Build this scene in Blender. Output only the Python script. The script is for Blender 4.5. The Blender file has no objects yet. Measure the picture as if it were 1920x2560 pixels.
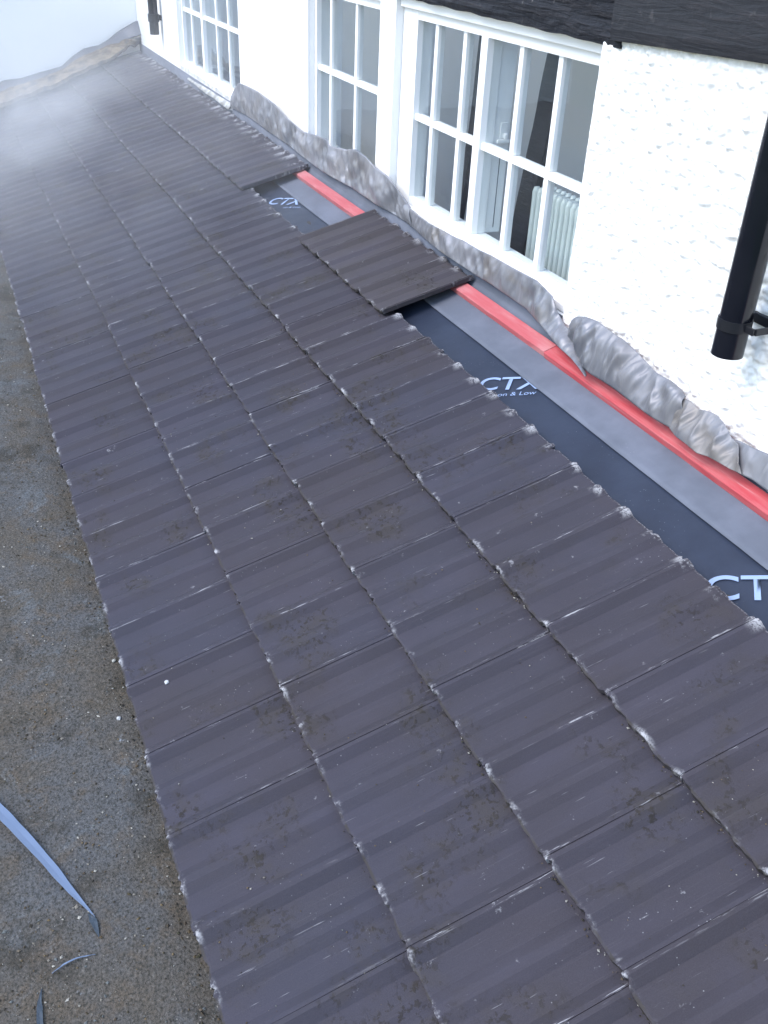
import bpy, bmesh, math, random
from mathutils import Vector, Matrix, noise

random.seed(7)
R = math.radians
scene = bpy.context.scene
col = scene.collection

# ------------------------------------------------------------------ camera
TH = 0.32793                                  # roof pitch (18.8 degrees)
CAM = Vector((0.94418, -0.17999, 1.80869))
CR = Matrix(((0.393983, 0.918208, 0.040891),   # rows: right, down, forward
             (0.506148, -0.179611, -0.843537),
             (-0.767197, 0.353036, -0.535513)))
F = 2373.7
cd = bpy.data.cameras.new('camera')
cd.sensor_fit = 'VERTICAL'; cd.sensor_height = 36.0; cd.sensor_width = 27.0
cd.lens = F / 2560 * 36.0
cd.clip_start = 0.02; cd.clip_end = 3000
cam = bpy.data.objects.new('camera', cd); col.objects.link(cam)
mw = Matrix((CR[0], -CR[1], -CR[2])).transposed().to_4x4()
mw.translation = CAM
cam.matrix_world = mw
scene.camera = cam

# ------------------------------------------------------------------ light
SUN_EL, SUN_AZ = R(50), Vector((-0.08, -1.0, 0)).normalized()
world = bpy.data.worlds.new('World'); scene.world = world; world.use_nodes = True
wn = world.node_tree.nodes; wl = world.node_tree.links
bg = wn['Background']
sky = wn.new('ShaderNodeTexSky'); sky.sky_type = 'NISHITA'; sky.sun_disc = False
sky.sun_elevation = SUN_EL
sky.sun_rotation = math.atan2(SUN_AZ.x, SUN_AZ.y)
sky.air_density = 1.3; sky.dust_density = 1.2; sky.ozone_density = 2.4
wl.new(sky.outputs[0], bg.inputs[0]); bg.inputs[1].default_value = 0.15
sd = bpy.data.lights.new('sun', 'SUN'); sd.energy = 1.2; sd.angle = R(34); sd.color = (1, 0.965, 0.92)
sun = bpy.data.objects.new('sun', sd); col.objects.link(sun)
sv = Vector((SUN_AZ.x * math.cos(SUN_EL), SUN_AZ.y * math.cos(SUN_EL), math.sin(SUN_EL)))
sun.rotation_euler = sv.to_track_quat('Z', 'Y').to_euler()
sun.location = (0, -6, 8)
vs = scene.view_settings
vs.view_transform = 'Standard'; vs.look = 'None'; vs.gamma = 1; vs.use_curve_mapping = False
vs.exposure = 1.45
scene.cycles.volume_bounces = 2
scene.cycles.volume_step_rate = 3.0
scene.cycles.volume_max_steps = 128

# ------------------------------------------------------------------ pixel -> place
def ray(u, v):
    q = Vector(((u - 960) / F, (v - 1280) / F, 1.0))
    return CR.transposed() @ q
NR = Vector((0, -math.sin(TH), math.cos(TH)))
def on_roof(u, v, h=0.0):
    r = ray(u, v); t = (h - CAM.dot(NR)) / r.dot(NR); return CAM + r * t
def on_wall(u, v, Y):
    r = ray(u, v); return CAM + r * ((Y - CAM.y) / r.y)
def on_flat(u, v, Z):
    r = ray(u, v); return CAM + r * ((Z - CAM.z) / r.z)
def on_x(u, v, X):
    r = ray(u, v); return CAM + r * ((X - CAM.x) / r.x)
def rp(x, s, h=0.0):
    return Vector((x, s * math.cos(TH) - h * math.sin(TH), s * math.sin(TH) + h * math.cos(TH)))
def fbm(p, o=4):
    return noise.fractal(Vector(p), 1.0, 2.0, o)

# ------------------------------------------------------------------ helpers
def link(o, parent=None):
    col.objects.link(o)
    if parent is not None: o.parent = parent
    return o
def mesh_obj(name, verts, faces, mat, parent=None, smooth=False):
    me = bpy.data.meshes.new(name)
    me.from_pydata([tuple(v) for v in verts], [], faces); me.update()
    if mat: me.materials.append(mat)
    if smooth:
        for p in me.polygons: p.use_smooth = True
    return link(bpy.data.objects.new(name, me), parent)
def empty(name, loc=(0, 0, 0)):
    o = bpy.data.objects.new(name, None); o.location = loc; o.empty_display_size = 0.1
    return link(o)
def tag(o, label=None, cat=None, group=None, kind=None):
    if label: o['label'] = label
    if cat: o['category'] = cat
    if group: o['group'] = group
    if kind: o['kind'] = kind
    return o
def bm_obj(name, bm, mat, parent=None, smooth=False):
    me = bpy.data.meshes.new(name); bm.normal_update(); bm.to_mesh(me); bm.free()
    if mat: me.materials.append(mat)
    if smooth:
        for p in me.polygons: p.use_smooth = True
    return link(bpy.data.objects.new(name, me), parent)
def add_box(bm, x0, x1, y0, y1, z0, z1):
    vs_ = [bm.verts.new(p) for p in ((x0,y0,z0),(x1,y0,z0),(x1,y1,z0),(x0,y1,z0),(x0,y0,z1),(x1,y0,z1),(x1,y1,z1),(x0,y1,z1))]
    for f in ((0,3,2,1),(4,5,6,7),(0,1,5,4),(1,2,6,5),(2,3,7,6),(3,0,4,7)):
        bm.faces.new([vs_[i] for i in f])
def box(name, x0, x1, y0, y1, z0, z1, mat, parent=None, bevel=0.0):
    bm = bmesh.new(); add_box(bm, x0, x1, y0, y1, z0, z1)
    if bevel:
        bmesh.ops.bevel(bm, geom=bm.edges[:], offset=bevel, segments=2, affect='EDGES', profile=0.6)
    return bm_obj(name, bm, mat, parent)

# ------------------------------------------------------------------ materials
class NT:
    def __init__(s, name, rough=0.8, spec=0.3):
        s.m = bpy.data.materials.new(name); s.m.use_nodes = True
        s.t = s.m.node_tree; s.n = s.t.nodes; s.l = s.t.links
        s.b = s.n['Principled BSDF']; s.b.inputs['Roughness'].default_value = rough
        s.b.inputs['Specular IOR Level'].default_value = spec
    def set(s, sock, v):
        if isinstance(v, bpy.types.NodeSocket): s.l.new(v, sock)
        elif isinstance(v, (tuple, list)) and len(v) == 3 and sock.type == 'RGBA': sock.default_value = (*v, 1)
        else: sock.default_value = v
    def coord(s, kind='Object'):
        n = s.n.new('ShaderNodeTexCoord'); return n.outputs[kind]
    def pos(s):
        return s.n.new('ShaderNodeNewGeometry').outputs['Position']
    def mapping(s, v, scale=(1,1,1), loc=(0,0,0), rot=(0,0,0)):
        n = s.n.new('ShaderNodeMapping'); s.l.new(v, n.inputs[0]); n.inputs['Scale'].default_value = scale
        s.set(n.inputs['Location'], loc); n.inputs['Rotation'].default_value = rot; return n.outputs[0]
    def noise(s, v, scale, detail=4, rough=0.55, dist=0.0, out='Fac'):
        n = s.n.new('ShaderNodeTexNoise'); s.l.new(v, n.inputs['Vector'])
        n.inputs['Scale'].default_value = scale; n.inputs['Detail'].default_value = detail
        n.inputs['Roughness'].default_value = rough; n.inputs['Distortion'].default_value = dist
        return n.outputs[out]
    def voronoi(s, v, scale, out='Distance', rand=1.0):
        n = s.n.new('ShaderNodeTexVoronoi'); s.l.new(v, n.inputs['Vector']); n.inputs['Scale'].default_value = scale
        n.inputs['Randomness'].default_value = rand
        return n.outputs[out]
    def ramp(s, v, a, b, c0=0.0, c1=1.0):
        n = s.n.new('ShaderNodeMapRange'); n.clamp = True; n.interpolation_type = 'SMOOTHSTEP'
        s.set(n.inputs[0], v)
        for i, k in zip((1,2,3,4), (a,b,c0,c1)): s.set(n.inputs[i], k)
        return n.outputs[0]
    def math(s, op, a, b=0.0, c=0.0):
        n = s.n.new('ShaderNodeMath'); n.operation = op
        s.set(n.inputs[0], a); s.set(n.inputs[1], b); s.set(n.inputs[2], c); return n.outputs[0]
    def mul(s, *a):
        r = a[0]
        for k in a[1:]: r = s.math('MULTIPLY', r, k)
        return r
    def mix(s, f, a, b, mode='MIX'):
        n = s.n.new('ShaderNodeMix'); n.data_type = 'RGBA'; n.blend_type = mode; n.clamp_factor = True
        s.set(n.inputs['Factor'], f); s.set(n.inputs['A'], a); s.set(n.inputs['B'], b); return n.outputs['Result']
    def sep(s, v):
        n = s.n.new('ShaderNodeSeparateXYZ'); s.l.new(v, n.inputs[0]); return n.outputs
    def rnd(s):
        return s.n.new('ShaderNodeObjectInfo').outputs['Random']
    def bump(s, h, strength=0.3, dist=0.01):
        n = s.n.new('ShaderNodeBump'); n.inputs['Strength'].default_value = strength
        n.inputs['Distance'].default_value = dist; s.l.new(h, n.inputs['Height']); s.l.new(n.outputs[0], s.b.inputs['Normal'])
    def color(s, c): s.set(s.b.inputs['Base Color'], c); return s

TW, TL, TT = 0.258, 0.418, 0.0245               # tile cover width, length, course step

def tile_material(name, warm, headwear, scuff=1.0, pale=0.0):
    m = NT(name, 0.78, 0.25)
    o = m.coord('Object'); P = m.pos(); rn = m.rnd()
    X, Y, Z = m.sep(o)
    off = m.n.new('ShaderNodeCombineXYZ'); m.l.new(m.math('MULTIPLY', rn, 37.0), off.inputs[0]); m.l.new(m.math('MULTIPLY', rn, 91.0), off.inputs[1])
    va = m.n.new('ShaderNodeVectorMath'); va.operation = 'ADD'; m.l.new(o, va.inputs[0]); m.l.new(off.outputs[0], va.inputs[1]); ol = va.outputs[0]
    cool = (0.031, 0.031, 0.046); brown = (0.034, 0.029, 0.036)
    n1 = m.noise(P, 1.3, 3, 0.5)
    f = m.math('ADD', m.mul(m.ramp(n1, 0.35, 0.68), 0.75), m.mul(m.math('SUBTRACT', rn, 0.5), 0.35))
    c = m.mix(m.math('ADD', f, warm), cool, brown)
    if pale: c = m.mix(pale, c, (0.069, 0.061, 0.061))
    # cloudy bleaching, drawn out down the slope
    n2 = m.noise(m.mapping(ol, (9, 2.2, 9)), 1.0, 5, 0.6)
    c = m.mix(m.mul(m.ramp(n2, 0.42, 0.75), 0.55), c, (0.052, 0.049, 0.068))
    c = m.mix(m.mul(m.ramp(n2, 0.5, 0.22), 0.35), c, (0.024, 0.021, 0.026))
    c = m.mix(m.ramp(rn, 0.0, 1.0, 0.0, 0.14), c, (0.027, 0.025, 0.029))
    # fine grit
    n3 = m.noise(P, 420, 2, 0.6)
    c = m.mix(m.ramp(n3, 0.3, 0.75, 0.0, 0.25), c, (0.065, 0.059, 0.070))
    # fine drawn streaks along the extrusion
    n4 = m.noise(m.mapping(ol, (260, 5, 20)), 1.0, 3, 0.6)
    c = m.mix(m.ramp(n4, 0.55, 0.8, 0, 0.22), c, (0.086, 0.079, 0.095))
    # brown-black dirt and moss in blotches
    n5 = m.noise(P, 4.2, 3, 0.5); n6 = m.noise(P, 62, 4, 0.65)
    moss = m.mul(m.ramp(n5, 0.52, 0.66), m.ramp(n6, 0.52, 0.62))
    c = m.mix(m.mul(moss, 0.8), c, (0.017, 0.014, 0.011))
    film = m.mul(m.ramp(n5, 0.48, 0.7), m.ramp(m.noise(P, 17, 3), 0.4, 0.65))
    c = m.mix(m.mul(film, 0.45), c, (0.040, 0.034, 0.029))
    # white cement scuffs on the ridges at the tail (and at the head where bared)
    ph = m.math('FRACT', m.math('DIVIDE', X, TW / 2))
    ridge = m.ramp(m.math('ABSOLUTE', m.math('SUBTRACT', ph, 0.5)), 0.26, 0.40)
    nz = m.noise(ol, 70, 4, 0.65); nzb = m.noise(ol, 13, 2, 0.5)
    tail = m.mul(m.ramp(m.math('SUBTRACT', Y, m.mul(m.noise(m.mapping(ol, (60, 14, 14)), 1.0, 3, 0.6), 0.02)), 0.006, -0.006), m.ramp(m.math('ABSOLUTE', m.math('SUBTRACT', ph, 0.5)), 0.12, 0.45), m.ramp(m.math('ADD', m.mul(nz, 0.5), m.mul(nzb, 0.5)), 0.47, 0.62), 0.85)
    head = m.mul(m.ramp(Y, TL - 0.05 * headwear, TL - 0.003), ridge, m.ramp(m.math('ADD', m.mul(nz, 0.45), m.mul(nzb, 0.55)), 0.47, 0.55))
    nf = m.noise(ol, 210, 4, 0.75)
    ragged = m.mul(m.ramp(Y, TL - 0.010, TL - 0.001), m.ramp(nf, 0.48, 0.6), 0.8)
    head = m.mul(head, m.ramp(nf, 0.36, 0.52)); tail = m.mul(tail, m.ramp(nf, 0.34, 0.5))
    # long rubbed streaks beside the side joint
    st = m.noise(m.mapping(ol, (150, 9, 5)), 1.0, 4, 0.7)
    side = m.mul(m.math('MAXIMUM', m.ramp(X, 0.012, 0.004), m.ramp(X, TW - 0.016, TW - 0.006)), m.ramp(st, 0.57, 0.64), m.ramp(m.math('FRACT', m.mul(rn, 7.3)), 0.35, 0.75))
    strk = m.mul(m.ramp(m.noise(m.mapping(ol, (190, 7, 5)), 1.0, 2, 0.6), 0.70, 0.73), m.ramp(m.noise(ol, 6, 2), 0.52, 0.6))
    spk = m.mul(m.ramp(m.voronoi(ol, 75), 0.12, 0.05), m.ramp(m.noise(ol, 9, 3), 0.52, 0.66), 0.7)
    spl = m.mul(m.ramp(m.noise(ol, 24, 4, 0.75), 0.66, 0.76), 0.45)
    w = tail
    for k in (head, m.mul(side, 0.7), m.mul(strk, 0.4), m.mul(spk, 0.75), spl, m.mul(ragged, 0.8)): w = m.math('MAXIMUM', w, k)
    c = m.mix(m.mul(w, 0.88 * scuff), c, (0.40, 0.40, 0.42))
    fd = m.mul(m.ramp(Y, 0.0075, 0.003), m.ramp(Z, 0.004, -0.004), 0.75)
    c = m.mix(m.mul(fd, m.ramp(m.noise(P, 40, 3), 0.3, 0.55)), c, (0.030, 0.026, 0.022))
    m.color(c)
    hgt = m.math('ADD', m.mul(n3, 0.25), m.math('ADD', m.mul(n4, 0.5), m.mul(moss, 1.2)))
    m.bump(hgt, 0.28, 0.004)
    m.set(m.b.inputs['Roughness'], m.ramp(n2, 0.2, 0.8, 0.62, 0.9))
    return m.m
M_tile = tile_material('aged_concrete_tile', 0.05, 1.0)
M_tile_far = tile_material('chalked_concrete_tile', 0.0, 2.6, 1.1, 0.15)
M_tile_mid = tile_material('brown_concrete_tile', 0.45, 1.0, 0.8, 0.35)

def white_paint(name, tint=(0.82, 0.82, 0.82), bump=0.15, sc=18, dirt=0.25):
    m = NT(name, 0.6, 0.3); P = m.pos()
    n = m.noise(P, sc, 5, 0.6); d = m.noise(P, 2.3, 4, 0.6)
    c = m.mix(m.ramp(d, 0.5, 0.75, 0, dirt), tint, (0.66, 0.67, 0.66))
    m.color(c); m.bump(n, bump, 0.01); return m.m
M_wall = white_paint('white_masonry_paint', (0.82, 0.82, 0.82), 0.22, 12)
M_rough = white_paint('white_roughcast', (0.83, 0.83, 0.82), 0.35, 160, 0.12)
M_gloss = white_paint('white_gloss_paint', (0.84, 0.84, 0.84), 0.05, 60, 0.12)
M_gloss.node_tree.nodes['Principled BSDF'].inputs['Roughness'].default_value = 0.35

def timber_black(name, rough_amt, base=(0.012, 0.013, 0.018)):
    m = NT(name, 0.6, 0.22); P = m.pos()
    g = m.noise(m.mapping(P, (6, 40, 60)), 1.0, 6, 0.65, 0.6)
    g2 = m.noise(P, 30, 4)
    c = m.mix(m.ramp(g, 0.45, 0.75), base, (0.034, 0.032, 0.037))
    c = m.mix(m.mul(m.ramp(g2, 0.62, 0.72), m.ramp(m.noise(P, 5, 2), 0.45, 0.6), rough_amt), c, (0.13, 0.12, 0.12))
    m.color(c); m.bump(m.math('ADD', g, m.mul(g2, 0.5)), 0.5 * rough_amt + 0.2, 0.02); return m.m
M_beam_r = timber_black('rough_black_timber', 0.9)
M_beam_s = timber_black('planed_black_timber', 0.25, (0.022, 0.023, 0.028))

def lead_mat(name, brown, white, dark=0.0):
    m = NT(name, 0.5, 0.4); P = m.pos()
    a = m.noise(P, 4.0, 3, 0.5, 0.3); b = m.noise(m.mapping(P, (55, 7, 7)), 1.0, 4, 0.6); d = m.noise(P, 30, 4, 0.6)
    k = m.noise(m.mapping(P, (16, 3, 3)), 1.0, 3, 0.55)
    c = m.mix(m.ramp(a, 0.3, 0.7), (0.20, 0.205, 0.23), (0.31, 0.31, 0.34))
    c = m.mix(m.mul(m.ramp(b, 0.50, 0.78), m.ramp(k, 0.35, 0.65), white), c, (0.55, 0.55, 0.58))
    c = m.mix(m.mul(m.ramp(k, 0.5, 0.28), 0.2), c, (0.115, 0.12, 0.14))
    c = m.mix(m.mul(m.ramp(d, 0.6, 0.72), 0.22), c, (0.12, 0.125, 0.14))
    e = m.noise(m.mapping(P, (5, 9, 9)), 1.0, 3, 0.5)
    c = m.mix(m.mul(m.ramp(e, 0.46, 0.66), brown), c, (0.25, 0.215, 0.18))
    c = m.mix(dark, c, (0.10, 0.105, 0.125))
    m.color(c); m.b.inputs['Metallic'].default_value = 0.35
    m.set(m.b.inputs['Roughness'], m.ramp(a, 0.3, 0.7, 0.38, 0.58))
    m.bump(m.math('ADD', m.mul(d, 0.15), m.math('ADD', m.mul(k, 1.2), m.mul(b, 0.5))), 0.3, 0.012); return m.m
M_lead = lead_mat('weathered_lead', 0.3, 0.6, 0.2)
M_lead_b = lead_mat('brown_stained_lead', 0.6, 0.4, 0.38)
M_lead_d = lead_mat('muddy_lead', 0.8, 0.6, 0.5)
M_lead_far = lead_mat('dark_far_lead', 0.1, 0.2, 0.85)
M_lead_c = lead_mat('blue_grey_lead', 0.2, 0.7, 0.5)

def mortar_mat(name):
    m = NT(name, 0.9, 0.2); P = m.pos()
    a = m.noise(P, 22, 6, 0.7, 0.6); b = m.noise(P, 9, 4, 0.6)
    c = m.mix(m.ramp(a, 0.36, 0.62), (0.10, 0.10, 0.105), (0.25, 0.25, 0.255))
    c = m.mix(m.mul(m.ramp(b, 0.46, 0.60), 0.8), c, (0.15, 0.105, 0.065))
    c = m.mix(m.mul(m.ramp(a, 0.64, 0.74), 0.7), c, (0.42, 0.42, 0.42))
    m.color(c); m.bump(a, 0.9, 0.02); return m.m
mf = NT('brown_old_mortar', 0.95); Pf = mf.pos()
cf = mf.mix(mf.ramp(mf.noise(Pf, 9, 5, 0.65), 0.35, 0.65), (0.10, 0.075, 0.05), (0.26, 0.205, 0.14))
mf.color(mf.mix(mf.ramp(mf.noise(mf.mapping(Pf, (4, 12, 12)), 1.0, 4), 0.52, 0.66), cf, (0.07, 0.065, 0.06))); mf.bump(mf.noise(Pf, 20, 5, 0.7), 0.7, 0.02); M_mortar_far = mf.m

def red_batten(name, pale, base=(0.40, 0.085, 0.095)):
    m = NT(name, 0.6, 0.3); o = m.coord('Object')
    g = m.noise(m.mapping(o, (5, 90, 90)), 1.0, 5, 0.65, 0.3); k = m.noise(m.mapping(o, (3, 12, 12)), 1.0, 4, 0.6)
    c = m.mix(m.ramp(g, 0.4, 0.75, 0, 0.9), base, (0.43, 0.12, 0.13))
    c = m.mix(m.mul(m.ramp(k, 0.42, 0.66), pale), c, (0.46, 0.19, 0.195))
    c = m.mix(m.mul(m.ramp(g, 0.62, 0.72), m.ramp(m.noise(o, 4, 2), 0.45, 0.6), 0.6), c, (0.50, 0.28, 0.29))
    m.color(c); m.bump(g, 0.3, 0.004); return m.m
M_bat_a = red_batten('red_dip_softwood_pale', 0.9)
M_bat_b = red_batten('red_dip_softwood', 0.25, (0.40, 0.050, 0.062))

def membrane(name, a, b, rough):
    m = NT(name, rough, 0.35); P = m.pos()
    n = m.noise(P, 5, 4, 0.6); f = m.noise(P, 300, 2)
    c = m.mix(m.ramp(n, 0.35, 0.7), a, b)
    s = m.mul(m.ramp(m.voronoi(P, 90), 0.10, 0.05), m.ramp(m.noise(P, 8, 3), 0.5, 0.62))
    c = m.mix(m.mul(s, 0.5), c, (0.45, 0.46, 0.5))
    m.color(c); m.bump(m.math('ADD', m.mul(n, 2.0), m.mul(f, 0.2)), 0.35, 0.006); return m.m
M_navy = membrane('navy_membrane', (0.015, 0.021, 0.039), (0.022, 0.030, 0.053), 0.5)
M_grey = membrane('grey_fleece', (0.091, 0.102, 0.132), (0.123, 0.136, 0.175), 0.85)
M_ink = NT('pale_blue_ink', 0.7).color((0.230, 0.306, 0.480)).m
M_deck = NT('deck_board', 0.9).color((0.05, 0.045, 0.04)).m

def flat_mat():
    m = NT('weathered_mineral_felt', 0.92, 0.2); P = m.pos()
    a = m.noise(P, 2.1, 5, 0.6, 0.4); b = m.noise(P, 11, 6, 0.7, 0.3); f = m.noise(P, 150, 5, 0.75); g = m.noise(P, 60, 5, 0.75)
    c = m.mix(m.ramp(a, 0.36, 0.64), (0.084, 0.086, 0.091), (0.084, 0.072, 0.058))
    c = m.mix(m.mul(m.ramp(b, 0.46, 0.70), 0.7), c, (0.101, 0.076, 0.052))
    c = m.mix(m.mul(m.ramp(m.noise(P, 5.2, 6, 0.75, 0.6), 0.52, 0.68), 0.7), c, (0.120, 0.136, 0.153))
    c = m.mix(m.mul(m.ramp(m.noise(P, 6.5, 5, 0.65), 0.50, 0.66), 0.75), c, (0.038, 0.034, 0.028))
    c = m.mix(m.ramp(f, 0.46, 0.62, 0, 0.8), c, (0.025, 0.026, 0.022))
    c = m.mix(m.ramp(f, 0.44, 0.30, 0, 0.5), c, (0.202, 0.190, 0.178))
    c = m.mix(m.mul(m.ramp(g, 0.57, 0.68), 0.45), c, (0.163, 0.155, 0.146))
    c = m.mix(m.mul(m.ramp(m.noise(P, 9.5, 6, 0.78), 0.64, 0.74), 0.75), c, (0.288, 0.310, 0.346))
    m.color(c); m.bump(m.math('ADD', m.mul(f, 0.5), m.math('ADD', m.mul(g, 0.8), m.mul(b, 1.5))), 0.55, 0.012); return m.m
M_flat = flat_mat()

def speck_mat(name, cols, rough=0.9):
    m = NT(name, rough, 0.2); n = m.n.new('ShaderNodeNewGeometry'); r = n.outputs['Random Per Island']
    c = cols[0]
    for i, k in enumerate(cols[1:], 1): c = m.mix(m.ramp(r, i / len(cols) - 0.01, i / len(cols) + 0.01), c, k)
    m.color(c); return m.m
M_grit = speck_mat('mixed_grit', [(0.055, 0.043, 0.031), (0.125, 0.094, 0.055), (0.035, 0.031, 0.025), (0.172, 0.156, 0.133), (0.078, 0.058, 0.035), (0.101, 0.109, 0.109), (0.047, 0.039, 0.023), (0.296, 0.281, 0.250)])
M_crumb = speck_mat('dark_crumb', [(0.027, 0.023, 0.017), (0.055, 0.043, 0.030), (0.039, 0.037, 0.023), (0.094, 0.074, 0.055), (0.031, 0.028, 0.023), (0.234, 0.226, 0.211)])

def pvc(name):
    m = NT(name, 0.2, 0.4); n = m.noise(m.pos(), 9, 4)
    m.color(m.mix(n, (0.003, 0.004, 0.008), (0.006, 0.007, 0.012)))
    m.set(m.b.inputs['Roughness'], m.ramp(n, 0.3, 0.7, 0.14, 0.24)); return m.m
M_pvc = pvc('black_upvc')
M_pvc_clip = NT('matt_black_upvc', 0.4, 0.3).color((0.010, 0.011, 0.015)).m

def glass_mat():
    m = NT('window_glass'); n = m.n; l = m.l
    n.remove(m.b)
    tr = n.new('ShaderNodeBsdfTransparent'); tr.inputs[0].default_value = (0.93, 0.95, 0.95, 1)
    gl = n.new('ShaderNodeBsdfGlossy'); gl.inputs['Roughness'].default_value = 0.0
    gi = n.new('ShaderNodeNewGeometry'); dt = n.new('ShaderNodeVectorMath'); dt.operation = 'DOT_PRODUCT'
    l.new(gi.outputs['Normal'], dt.inputs[0]); l.new(gi.outputs['Incoming'], dt.inputs[1])
    cs = m.math('SUBTRACT', 1.0, m.math('ABSOLUTE', dt.outputs['Value']))
    frv = m.math('ADD', 0.04, m.math('MULTIPLY', 0.96, m.math('POWER', cs, 5.0)))
    bp = n.new('ShaderNodeBump'); bp.inputs['Strength'].default_value = 0.06; bp.inputs['Distance'].default_value = 0.02
    nz = n.new('ShaderNodeTexNoise'); nz.inputs['Scale'].default_value = 5; nz.inputs['Detail'].default_value = 1
    gm = n.new('ShaderNodeNewGeometry'); l.new(gm.outputs['Position'], nz.inputs['Vector'])
    l.new(nz.outputs['Fac'], bp.inputs['Height']); l.new(bp.outputs[0], gl.inputs['Normal'])
    mx = n.new('ShaderNodeMixShader'); l.new(frv, mx.inputs[0]); l.new(tr.outputs[0], mx.inputs[1]); l.new(gl.outputs[0], mx.inputs[2])
    l.new(mx.outputs[0], n['Material Output'].inputs['Surface']); return m.m
M_glass = glass_mat()
M_plaster = white_paint('warm_plaster', (0.74, 0.70, 0.65), 0.08, 20, 0.1)
M_room_white = white_paint('room_white', (0.8, 0.8, 0.8), 0.05, 20, 0.05)
M_carpet = NT('carpet', 0.95).color((0.34, 0.37, 0.42)).m
M_rad = NT('radiator_enamel', 0.4, 0.4).color((0.62, 0.67, 0.66)).m
M_ochre = NT('ochre_fabric', 0.9).color((0.42, 0.30, 0.08)).m
M_strip = NT('pale_blue_plastic', 0.45, 0.4).color((0.126, 0.170, 0.258)).m
M_strip_d = NT('slate_blue_plastic', 0.5, 0.4).color((0.036, 0.049, 0.065)).m
M_stone = NT('pale_chip', 0.9).color((0.429, 0.437, 0.452)).m
M_grass = NT('grass', 0.95).color((0.06, 0.085, 0.035)).m

# ------------------------------------------------------------------ ground, flat roof
g = mesh_obj('ground', [(-400,-400,-3), (400,-400,-3), (400,400,-3), (-400,400,-3)], [(0,1,2,3)], M_grass)
tag(g, 'green lawn lying far below the roofs', 'ground', kind='structure')
ZF = -0.075
def flat_roof():
    nx, ny = 200, 60
    X0, X1, Y0, Y1 = -9.5, 2.2, -3.2, 0.12
    vs_, fs = [], []
    for j in range(ny + 1):
        for i in range(nx + 1):
            x = X0 + (X1 - X0) * i / nx; y = Y0 + (Y1 - Y0) * (j / ny) ** 0.7
            vs_.append((x, y, ZF + 0.006 * fbm((x * 2.2, y * 2.2, 1))))
    for j in range(ny):
        for i in range(nx):
            a = j * (nx + 1) + i; fs.append((a, a + 1, a + nx + 2, a + nx + 1))
    o = mesh_obj('flat_roof', vs_, fs, M_flat, None, True)
    tag(o, 'flat roof of gritty brown and grey weathered felt below the tiled eave', 'flat roof', kind='structure')
    o2 = box('flat_roof_body', X0, X1, Y0, Y1, -3.0, ZF - 0.02, M_wall); o2['kind'] = 'structure'
    tag(o2, 'white walls of the extension under the flat roof', 'wall')
flat_roof()

# ------------------------------------------------------------------ lean-to roof with tiles
COURSE = [0.0, 0.3723, 0.6954, 1.0217, 1.3746]
XOFF = [-0.02, -0.010, -0.028, -0.033, 0.0]
SW = 1.722 / math.cos(TH)
roof = empty('lean_to_roof', (0, 0, 0))
tag(roof, 'low lean-to roof of interlocking purple-grey concrete tiles below the white wall', 'tiled roof')
bm = bmesh.new()
for (x, s, h) in [(-9.5,0.03,-0.075),(1.6,0.03,-0.075),(1.6,SW,-0.075),(-9.5,SW,-0.075),(-9.5,0.03,-0.14),(1.6,0.03,-0.14),(1.6,SW,-0.14),(-9.5,SW,-0.14)]:
    bm.verts.new(rp(x, s, h))
bm.verts.ensure_lookup_table()
for f in ((3,2,1,0),(4,5,6,7),(0,1,5,4),(1,2,6,5),(2,3,7,6),(3,0,4,7)): bm.faces.new([bm.verts[i] for i in f])
bmesh.ops.recalc_face_normals(bm, faces=bm.faces[:])
bm_obj('roof_deck', bm, M_deck, roof)

HJ, HM = 0.0168, 0.0120                        # heights of the joint roll and the middle roll
def prof(u):                                    # height of the tile's upper face across its width
    if u > TW - 0.00135: return HJ - 0.0024      # interlocking lip at the side joint
    k = int(u / (TW / 2)); p = u / (TW / 2) - k
    h0, h1 = (HJ, HM) if k == 0 else (HM, HJ)
    if p < 0.08: return h0
    if p < 0.25: return h0 * (1 - (p - 0.08) / 0.17)
    if p < 0.72: return 0.0
    if p < 0.92: return h1 * (p - 0.72) / 0.20
    return h1
US = []
for k in range(2):
    US += [k * TW / 2 + TW / 2 * p for p in (0.0, 0.04, 0.08, 0.12, 0.16, 0.20, 0.25, 0.36, 0.48, 0.60, 0.72, 0.77, 0.82, 0.87, 0.92, 0.96)]
US = [u for u in US if u < TW - 0.004] + [TW - 0.0028, TW - 0.0014, TW - 0.0013, TW + 0.0035]
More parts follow.
